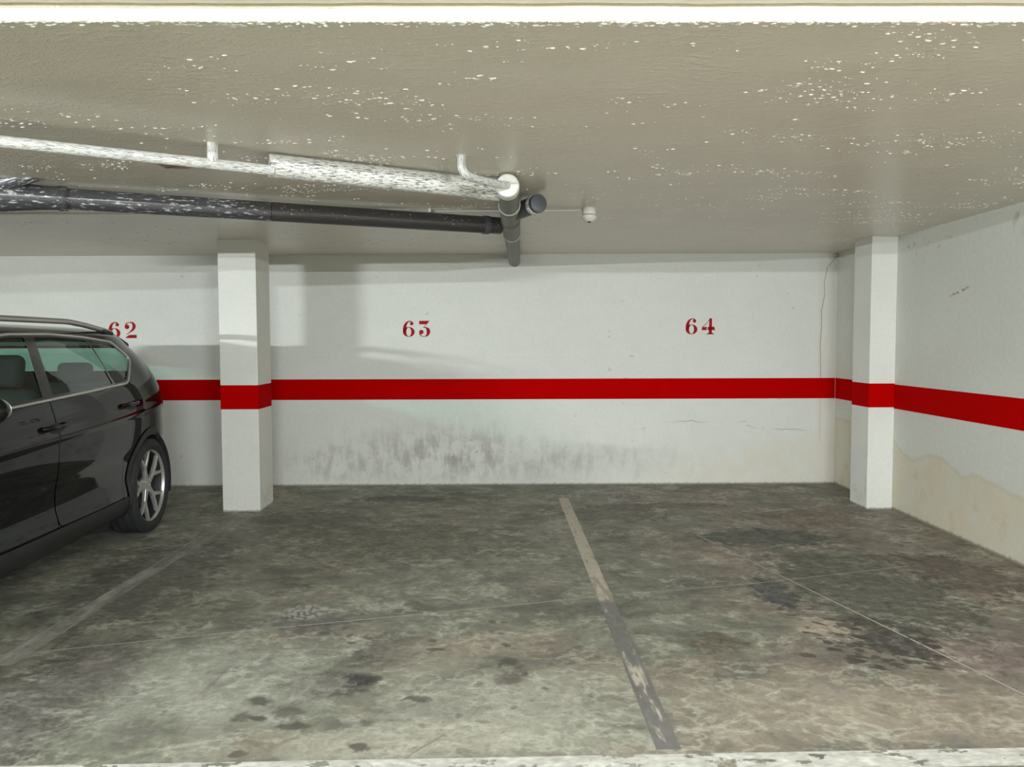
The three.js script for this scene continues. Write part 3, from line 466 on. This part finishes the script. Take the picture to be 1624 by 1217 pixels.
// body as level outlines: half width, rear end and front end at each height; z runs forward from the rear axle, x to the side
const HW = [[0.19, 0.80], [0.24, 0.865], [0.28, 0.885], [0.33, 0.892], [0.38, 0.886], [0.47, 0.868], [0.56, 0.872], [0.66, 0.890], [0.78, 0.901], [0.865, 0.905], [0.885, 0.912], [0.905, 0.908], [0.93, 0.898], [1.0, 0.884], [1.09, 0.858], [1.14, 0.836], [1.25, 0.788], [1.38, 0.724], [1.45, 0.685], [1.465, 0.655], [1.49, 0.59], [1.508, 0.48], [1.52, 0.33], [1.527, 0.16], [1.529, 0.02]];
const ZR = [[0.19, -0.68], [0.28, -0.80], [0.42, -0.86], [0.55, -0.875], [0.68, -0.865], [0.78, -0.83], [0.95, -0.795], [1.08, -0.69], [1.2, -0.59], [1.36, -0.43], [1.435, -0.34], [1.465, -0.29], [1.49, -0.22], [1.508, 0.0], [1.52, 0.3], [1.527, 0.7], [1.529, 1.0]];
const ZF = [[0.19, 3.28], [0.35, 3.46], [0.6, 3.5], [0.75, 3.44], [0.85, 3.25], [0.93, 3.0], [0.99, 2.78], [1.1, 2.58], [1.3, 2.2], [1.435, 1.90], [1.465, 1.8], [1.49, 1.68], [1.508, 1.58], [1.52, 1.48], [1.527, 1.38], [1.529, 1.3]];
const ZM = 1.2, NR = (v) => mix(4.2, 5.2, sstep(0.8, 1.2, v)), NF = (v) => mix(3.4, 5.5, sstep(0.9, 1.1, v));
const shear = (v) => 0.035 * sstep(0.4, 0.85, v) * sstep(1.42, 1.25, v);
function bodyX(z, y, out = 0) { let v = y; for (let k = 0; k < 5; k++) v = y + shear(v) * (z - 0.6); const n = z < ZM ? NR(v) : NF(v), e = z < ZM ? (ZM - z) / (ZM - table(ZR, v)) : (z - ZM) / (table(ZF, v) - ZM); return table(HW, v) * Math.max(0, 1 - Math.min(1, e) ** n) ** (1 / n) + out; }
const levels = []; for (let v = 0.19; v < 1.44; v += 0.0165) levels.push(v); levels.push(1.44, 1.452, 1.465, 1.478, 1.49, 1.5, 1.508, 1.514, 1.52, 1.524, 1.527, 1.529);
const columns = []; { const A = []; for (let k = 0; k <= 84; k++) A.push([0.88 * k / 84, null]); for (let k = 1; k <= 26; k++) A.push([null, 1 - k / 26]); for (const a of [...A].reverse()) columns.push([-1, ...a]); for (const a of A.slice(1)) columns.push([1, ...a]); }
const gridP = [], gridN = [], gridV = [];
for (const v of levels) {
  const w = table(HW, v), r = table(ZR, v), f = table(ZF, v), nr = NR(v), nf = NF(v), sh = shear(v), row = [];
  for (const [s, e, q] of columns) {
    const n = s < 0 ? nr : nf; let E = e, X;
    const x88 = (1 - 0.88 ** n) ** (1 / n);
    if (e === null) { X = q * x88; E = Math.max(0, 1 - X ** n) ** (1 / n); } else X = (1 - E ** n) ** (1 / n);
    const z = ZM + s * E * (s < 0 ? ZM - r : f - ZM); row.push(V(w * X, v - sh * (z - 0.6), z));
  }
  gridP.push(row);
}
for (let i = 0; i < levels.length; i++) { const row = []; for (let j = 0; j < columns.length; j++) { const a = gridP[Math.max(0, i - 1)][j], b = gridP[Math.min(levels.length - 1, i + 1)][j], c = gridP[i][Math.max(0, j - 1)], d = gridP[i][Math.min(columns.length - 1, j + 1)]; const n = d.clone().sub(c).cross(b.clone().sub(a)); if (j === 0 || j === columns.length - 1) n.x = 0; if (i === levels.length - 1) n.set(0, 1, 0); row.push(n.normalize()); } gridN.push(row); }
{ const k = gridN[20][60]; if (k.x < 0) for (const r of gridN) for (const n of r) n.negate(); for (const n of gridN[levels.length - 1]) n.set(0, 1, 0); }
function sdPoly(p, x, y) { let d = Infinity, s = 1; for (let i = 0, j = p.length - 1; i < p.length; j = i++) { const ex = p[j][0] - p[i][0], ey = p[j][1] - p[i][1], wx = x - p[i][0], wy = y - p[i][1], t = clamp((wx * ex + wy * ey) / (ex * ex + ey * ey)), bx = wx - ex * t, by = wy - ey * t; d = Math.min(d, bx * bx + by * by); const c1 = y >= p[i][1], c2 = y < p[j][1], c3 = ex * wy > ey * wx; if ((c1 && c2 && c3) || (!c1 && !c2 && !c3)) s = -s; } return s * Math.sqrt(d); }
function roundPoly(p, r = 0.03, n = 5) { const o = []; p.forEach((b, i) => { const a = p[(i + p.length - 1) % p.length], c = p[(i + 1) % p.length]; const cut = (q) => { const l = Math.hypot(q[0] - b[0], q[1] - b[1]), k = Math.min(r, l * 0.45) / l; return [b[0] + (q[0] - b[0]) * k, b[1] + (q[1] - b[1]) * k]; }; const s = cut(a), e = cut(c); for (let k = 0; k <= n; k++) { const t = k / n; o.push([(1 - t) ** 2 * s[0] + 2 * t * (1 - t) * b[0] + t * t * e[0], (1 - t) ** 2 * s[1] + 2 * t * (1 - t) * b[1] + t * t * e[1]]); } }); return o; }
// the part of the body surface where field(point, level, half width) > 0, pushed out along the normal
function bodySheet(field, out = 0, sides = [1, -1], lo = 0, hi = 9) {
  const P = [], N = [], F = gridP.map((row, i) => row.map((p) => (levels[i] < lo || levels[i] > hi ? -1 : field(p, levels[i], table(HW, levels[i])))));
  const emit = (a, b, c, s) => { for (const q of s > 0 ? [a, b, c] : [a, c, b]) { P.push((q.p.x + q.n.x * out) * s, q.p.y + q.n.y * out, q.p.z + q.n.z * out); N.push(q.n.x * s, q.n.y, q.n.z); } };
  const tri = (T) => {
    const o = [];
    for (let k = 0; k < 3; k++) { const a = T[k], b = T[(k + 1) % 3]; if (a.f > 0) o.push(a); if (a.f > 0 !== b.f > 0) { const t = a.f / (a.f - b.f); o.push({ p: a.p.clone().lerp(b.p, t), n: a.n.clone().lerp(b.n, t).normalize() }); } }
    for (let k = 1; k < o.length - 1; k++) for (const s of sides) emit(o[0], o[k], o[k + 1], s);
  };
  for (let i = 0; i < levels.length - 1; i++) for (let j = 0; j < columns.length - 1; j++) {
    if (F[i][j] <= 0 && F[i + 1][j] <= 0 && F[i][j + 1] <= 0 && F[i + 1][j + 1] <= 0) continue;
    const q = (a, b) => ({ p: gridP[a][b], n: gridN[a][b], f: F[a][b] }), A = q(i, j), B = q(i, j + 1), C = q(i + 1, j + 1), D = q(i + 1, j);
    tri([A, C, B]); tri([A, D, C]);
  }
  const g = new THREE.BufferGeometry(); g.setAttribute('position', new THREE.Float32BufferAttribute(P, 3)); g.setAttribute('normal', new THREE.Float32BufferAttribute(N, 3)); g.setAttribute('uv', new THREE.Float32BufferAttribute(new Float32Array(P.length / 3 * 2), 2));
  return g;
}
const RW = 0.342, FA = 2.64;
const dlo = roundPoly([[2.55, 1.03], [1.9, 1.057], [0.9, 1.095], [0.30, 1.120], [0.06, 1.285], [0.21, 1.405], [0.6, 1.438], [1.0, 1.455], [1.45, 1.45], [1.72, 1.425], [2.0, 1.345]], 0.05);
const inset = (p, k) => (z, y) => sdPoly(p, z, y) + k;
const bLine = (z, y) => z - (1.35 - 0.28 * (y - 1.07)), qLine = (z, y) => z - (0.50 + 0.2 * (y - 1.11));
const inGlass = inset(dlo, 0.02);
const paneF = (p) => -Math.max(inGlass(p.z, p.y), 0.055 - bLine(p.z, p.y)), paneR = (p) => -Math.max(inGlass(p.z, p.y), bLine(p.z, p.y) + 0.055, 0.014 - qLine(p.z, p.y)), paneQ = (p) => -Math.max(inGlass(p.z, p.y), qLine(p.z, p.y) + 0.014);
const doorR = roundPoly([[1.357, 0.345], [1.351, 1.5], [0.24, 1.5], [0.25, 1.0], [0.37, 0.76], [0.455, 0.57], [0.50, 0.345]], 0.05), doorF = roundPoly([[1.365, 0.345], [1.359, 1.5], [2.5, 1.5], [2.42, 0.85], [2.28, 0.55], [2.2, 0.345]], 0.04);
const tail = roundPoly([[-0.33, 0.965], [-0.5, 1.01], [-1.0, 1.06], [-1.0, 0.85], [-0.62, 0.845], [-0.45, 0.90]], 0.03);
const wArch = (p, r) => Math.min(Math.hypot(p.z, p.y - RW), Math.hypot(p.z - FA, p.y - RW)) - r;
const inScreen = (p, v, w) => Math.max(p.x / w - 0.80, 1.045 - v, v - 1.425, ZM + 0.5 - p.z), inRear = (p, v, w) => Math.max(p.x / w - 0.70, 1.13 - v, v - 1.37, p.z);
const inTail = (p) => Math.max(sdPoly(tail, p.z, p.y), 0.42 - p.x, p.z + 0.2), inHead = (p) => Math.max(0.66 - p.y, p.y - 0.80, 2.95 - p.z, 0.42 - p.x), inGrille = (p) => Math.max(0.42 - p.y, p.y - 0.64, 3.2 - p.z, p.x - 0.5);
const upperOnly = (p, v) => (v > 1.445 ? 1 : -1);
const G = 0.0018;
const car = thing('parked_car', 'black five-door car with silver roof rails parked rear to the wall', 'car', [-3.478, 0, 1.84], 2.7 * Math.PI / 180);
mesh('body_shell', bodySheet((p, v, w) => Math.min(sdPoly(dlo, p.z, p.y), Math.max(p.x > 0.4 ? sdPoly(doorR, p.z, p.y) - G : 1, v > 1.1 ? 0.001 : -1), Math.max(p.x > 0.4 ? sdPoly(doorF, p.z, p.y) - G : 1, v > 1.1 ? 0.001 : -1), wArch(p, 0.43), inScreen(p, v, w), inRear(p, v, w), inTail(p) - 0.002, inHead(p), inGrille(p), p.y - 0.345)), paint, car);
for (const s of [1, -1]) {
  mesh('rear_door', bodySheet((p, v) => Math.min(-sdPoly(doorR, p.z, p.y) - G, sdPoly(dlo, p.z, p.y), wArch(p, 0.43), p.x - 0.4, v > 1.12 ? -1 : 1), 0, [s]), paint, car);
  mesh('front_door', bodySheet((p, v) => Math.min(-sdPoly(doorF, p.z, p.y) - G, sdPoly(dlo, p.z, p.y), wArch(p, 0.43), p.x - 0.4, v > 1.12 ? -1 : 1), 0, [s]), paint, car);
  mesh('window_frame', bodySheet((p) => Math.min(-sdPoly(dlo, p.z, p.y), -paneF(p), -paneR(p), -paneQ(p)), -0.002, [s], 1.0), blackGloss, car);
  for (const f of [paneF, paneR, paneQ]) mesh('side_window', bodySheet(f, -0.006, [s], 1.0), glass, car, 'green-tinted side window');
  const pts = []; for (let i = 0; i < dlo.length; i++) { const [z, y] = dlo[i]; if (!i || Math.hypot(z - dlo[i - 1][0], y - dlo[i - 1][1]) > 0.004) { const [pz, py] = i ? dlo[i - 1] : [z, y], n = Math.ceil(Math.hypot(z - pz, y - py) / 0.05); for (let k = n > 1 ? 1 : n; k <= Math.max(n, 0); k++) { const t = n ? k / n : 1, zz = mix(pz, z, t), yy = mix(py, y, t); pts.push(V(s * bodyX(zz, yy, 0.002), yy, zz)); } } }
  mesh('chrome_trim', new THREE.TubeGeometry(new THREE.CatmullRomCurve3(pts, true, 'centripetal'), 420, 0.0095, 8, true), chrome, car, 'chrome strip round the side windows');
  mesh('tail_light', bodySheet((p) => -inTail(p) - 0.002, 0.003, [s], 0.7, 1.2), redLens, car, 'dark red tail light');
  mesh('headlight', bodySheet((p) => -inHead(p), 0.002, [s], 0.6, 0.95), clearLens, car);
  mesh('wheel_arch_trim', bodySheet((p) => Math.min(0.434 - Math.hypot(p.z, p.y - RW), Math.hypot(p.z, p.y - RW) - 0.378, p.x - 0.5), 0.007, [s]), plastic, car); mesh('wheel_arch_trim', bodySheet((p) => Math.min(0.434 - Math.hypot(p.z - FA, p.y - RW), Math.hypot(p.z - FA, p.y - RW) - 0.378, p.x - 0.3), 0.007, [s]), plastic, car);
  // door handles over dark recesses
  for (const [z, y] of [[1.40, 0.915], [0.39, 0.965]]) {
    const h = part('door_handle', car), x = s * bodyX(z, y);
    const cup = new THREE.SphereGeometry(1, 28, 18); cup.scale(0.012, 0.032, 0.085); cup.translate(x, y - 0.004, z - 0.03); mesh('recess', cup, plastic, h);
    const c = new THREE.CatmullRomCurve3([V(x - s * 0.004, y + 0.012, z + 0.115), V(x + s * 0.026, y + 0.012, z + 0.085), V(x + s * 0.032, y + 0.014, z), V(x + s * 0.028, y + 0.017, z - 0.085), V(x - s * 0.004, y + 0.018, z - 0.12)]);
    const t = new THREE.TubeGeometry(c, 30, 0.013, 12); mesh('grip', t, paint, h);
  }
  // roof rail
  const rp = []; for (let k = 0; k <= 24; k++) { const t = k / 24, z = -0.05 + 2.06 * t; rp.push(V(s * (0.585 + 0.03 * Math.sin(t * 3.14)), 1.478 + 0.062 * Math.min(1, Math.sin(Math.min(t, 0.5) * 3.14 + 0.0) * 1.15) - 0.11 * Math.max(0, t - 0.72) ** 1.2 * 2.2, z)); }
  const rail = new THREE.TubeGeometry(new THREE.CatmullRomCurve3(rp), 60, 0.018, 14); mesh('roof_rail', rail, alloy, car, 'silver roof rail');
  for (const [a, b] of [[0, 2], [22, 24]]) mesh('rail_foot', new THREE.TubeGeometry(new THREE.CatmullRomCurve3(rp.slice(a, b + 1).map((q) => q.clone().add(V(0, -0.012, 0)))), 10, 0.024, 12), plastic, car);
  // wing mirror
  const mr = part('wing_mirror', car), sh = new THREE.SphereGeometry(1, 28, 20); sh.scale(0.115, 0.075, 0.07); sh.translate(s * 1.0, 1.09, 2.22); mesh('mirror_housing', sh, paint, mr); mesh('mirror_arm', pipeBetween(V(s * 0.84, 1.035, 2.24), V(s * 0.96, 1.05, 2.23), 0.022, 14), plastic, mr);
  const mg = new THREE.SphereGeometry(1, 24, 16); mg.scale(0.095, 0.058, 0.006); mg.translate(s * 1.0, 1.09, 2.152); mesh('mirror_glass', mg, chrome, mr);
  // seats and lining
  const seat = (x, z, w, name) => { const q = part(name, car, 'dark fabric car seat'); mesh('cushion', rbox(x - w / 2, x + w / 2, 0.38, 0.56, z - 0.1, z + 0.42, 0.06, 4), cloth, q); const b = rbox(x - w / 2, x + w / 2, 0, 0.62, -0.07, 0.07, 0.06, 4); b.rotateX(-0.3); b.translate(0, 0.52, z - 0.1); mesh('backrest', b, cloth, q); return q; };
  const f1 = seat(s * 0.38, 1.28, 0.5, 'front_seat'); const hr = rbox(-0.13, 0.13, 0, 0.2, -0.05, 0.05, 0.045, 4); hr.rotateX(-0.2); hr.translate(s * 0.38, 1.13, 0.99); mesh('headrest', hr, cloth, f1);
  const f2 = seat(s * 0.36, 0.38, 0.62, 'rear_seat'); const h2 = rbox(-0.12, 0.12, 0, 0.15, -0.045, 0.045, 0.04, 4); h2.rotateX(-0.2); h2.translate(s * 0.38, 1.11, 0.08); mesh('headrest', h2, cloth, f2);
  mesh('wheel_liner', (() => { const a = new THREE.CylinderGeometry(0.40, 0.40, 0.42, 40, 1, true, -0.3, Math.PI + 0.6); a.rotateZ(Math.PI / 2); a.translate(s * 0.66, RW, 0); const d = new THREE.CircleGeometry(0.40, 40, s > 0 ? -0.3 : -0.3, Math.PI + 0.6); d.rotateY(s * Math.PI / 2); d.translate(s * 0.46, RW, 0); return mergeGeometries([a.toNonIndexed(), d.toNonIndexed()]); })(), cloth, car);
  const cyl = mesh('wheel_liner', (() => { const a = new THREE.CylinderGeometry(0.40, 0.40, 0.36, 40, 1, true, -0.3, Math.PI + 0.6); a.rotateZ(Math.PI / 2); a.translate(s * 0.60, RW, FA); const d = new THREE.CircleGeometry(0.40, 40, s > 0 ? -0.3 : -0.3, Math.PI + 0.6); d.rotateY(s * Math.PI / 2); d.translate(s * 0.43, RW, FA); return mergeGeometries([a.toNonIndexed(), d.toNonIndexed()]); })(), cloth, car);
}
mesh('lower_cladding', bodySheet((p) => Math.min(0.341 - p.y, wArch(p, 0.43)), 0.004), plastic, car);
mesh('rear_window', bodySheet((p, v, w) => -inRear(p, v, w) - 0.004, -0.002, [1, -1], 1.0), glass, car); mesh('windscreen', bodySheet((p, v, w) => -inScreen(p, v, w) - 0.004, -0.002, [1, -1], 0.95), glass, car);
mesh('grille', bodySheet((p) => -inGrille(p), -0.006, [1, -1], 0.35, 0.75), plastic, car);
mesh('roof_lining', bodySheet(upperOnly, -0.02), lining, car);
mesh('underbody', rbox(-0.78, 0.78, 0.18, 0.30, -0.62, 3.2, 0.03), plastic, car);
mesh('load_cover', rbox(-0.66, 0.66, 0.98, 1.0, -0.6, 0.0, 0.008), cloth, car);
mesh('dashboard', (() => { const g = rbox(-0.76, 0.76, 0.62, 0.96, 2.15, 2.6, 0.08, 4); return g; })(), cloth, car);
mesh('steering_wheel', (() => { const g = new THREE.TorusGeometry(0.18, 0.016, 12, 40); g.rotateX(-0.5); g.translate(0.38, 0.93, 1.98); return g; })(), cloth, car);
{
  const sp = new THREE.Shape([[0.0, 1.486], [-0.20, 1.462], [-0.34, 1.425], [-0.445, 1.392], [-0.45, 1.378], [-0.40, 1.372], [-0.26, 1.392], [-0.1, 1.42]].map(([z, y]) => new THREE.Vector2(z, y)));
  const g = new THREE.ExtrudeGeometry(sp, { depth: 1.04, bevelEnabled: true, bevelThickness: 0.03, bevelSize: 0.012, bevelSegments: 4, steps: 1 }); g.rotateY(-Math.PI / 2); g.translate(0.52, 0, 0);
  mesh('roof_spoiler', g, paint, car);
}
function wheel(x, z, s) {
  const g = part('wheel', car), put = (geo) => { if (s < 0) geo.rotateY(Math.PI); geo.translate(x, RW, z); return geo; };
  const T = [[0.078, 0.258], [0.092, 0.262], [0.106, 0.276], [0.112, 0.298], [0.108, 0.320], [0.098, 0.335], [0.085, 0.342]];
  for (const c of [0.052, 0.0, -0.052]) T.push([c + 0.007, 0.343], [c + 0.005, 0.332], [c - 0.005, 0.332], [c - 0.007, 0.343]);
  T.push([-0.085, 0.342], [-0.098, 0.335], [-0.11, 0.31], [-0.106, 0.275], [-0.09, 0.258]);
  const lathe = (prof, n = 72) => { const l = new THREE.LatheGeometry(prof.map(([a, r]) => new THREE.Vector2(r, a)), n); l.rotateZ(-Math.PI / 2); return l; };
  const tl = [lathe([...T].reverse(), 96)];
  for (let k = 0; k < 76; k++) for (const sd of [-1, 1]) { const b = new THREE.BoxGeometry(0.028, 0.008, 0.017); b.translate(sd * 0.078, 0.341, 0); b.rotateX(k / 76 * Math.PI * 2 + sd * 0.02); tl.push(b); }
  mesh('tyre', put(mergeGeometries(tl.map((q) => q.toNonIndexed()))), rubber, g);
  mesh('rim', put(lathe([[-0.085, 0.252], [-0.03, 0.246], [0.05, 0.250], [0.075, 0.257]], 72)), plastic, g);
  mesh('rim_lip', put(lathe([[0.068, 0.258], [0.084, 0.262], [0.094, 0.264], [0.099, 0.261], [0.094, 0.257], [0.078, 0.254]], 72)), alloy, g);
  mesh('brake_disc', put(lathe([[0.0, 0.0001], [0.0, 0.15], [0.012, 0.15], [0.012, 0.0001]], 48)), plastic, g);
  mesh('hub', put(lathe([[0.03, 0.062], [0.066, 0.055], [0.072, 0.035], [0.070, 0.0001]], 40)), alloy, g);
  for (let k = 0; k < 5; k++) {
    const sh = new THREE.Shape([[-0.022, 0.03], [0.022, 0.03], [0.014, 0.125], [0.048, 0.185], [0.084, 0.244], [0.073, 0.250], [0.030, 0.193], [0.0, 0.150], [-0.030, 0.193], [-0.073, 0.250], [-0.084, 0.244], [-0.048, 0.185], [-0.014, 0.125]].map(([a, b]) => new THREE.Vector2(a, b)));
    const e = new THREE.ExtrudeGeometry(sh, { depth: 0.018, bevelEnabled: true, bevelThickness: 0.004, bevelSize: 0.004, bevelSegments: 2 }); e.rotateY(Math.PI / 2); e.translate(0.05, 0, 0);
    const p = e.attributes.position; for (let i = 0; i < p.count; i++) { const r = Math.hypot(p.getY(i), p.getZ(i)); p.setX(i, p.getX(i) + 0.014 * sstep(0.08, 0.25, r)); }
    e.rotateX(k / 5 * Math.PI * 2 + 0.25); e.computeVertexNormals(); mesh('spoke', put(e), alloy, g);
  }
  for (let k = 0; k < 5; k++) { const b = pipeBetween(V(0.06, 0.04, 0), V(0.076, 0.04, 0), 0.007, 8); b.rotateX((k + 0.5) / 5 * Math.PI * 2 + 0.25); mesh('wheel_bolt', put(b), chrome, g); }
}
wheel(0.775, 0, 1); wheel(-0.775, 0, -1); wheel(0.775, FA, 1); wheel(-0.775, FA, -1);
renderer.render(scene, camera);
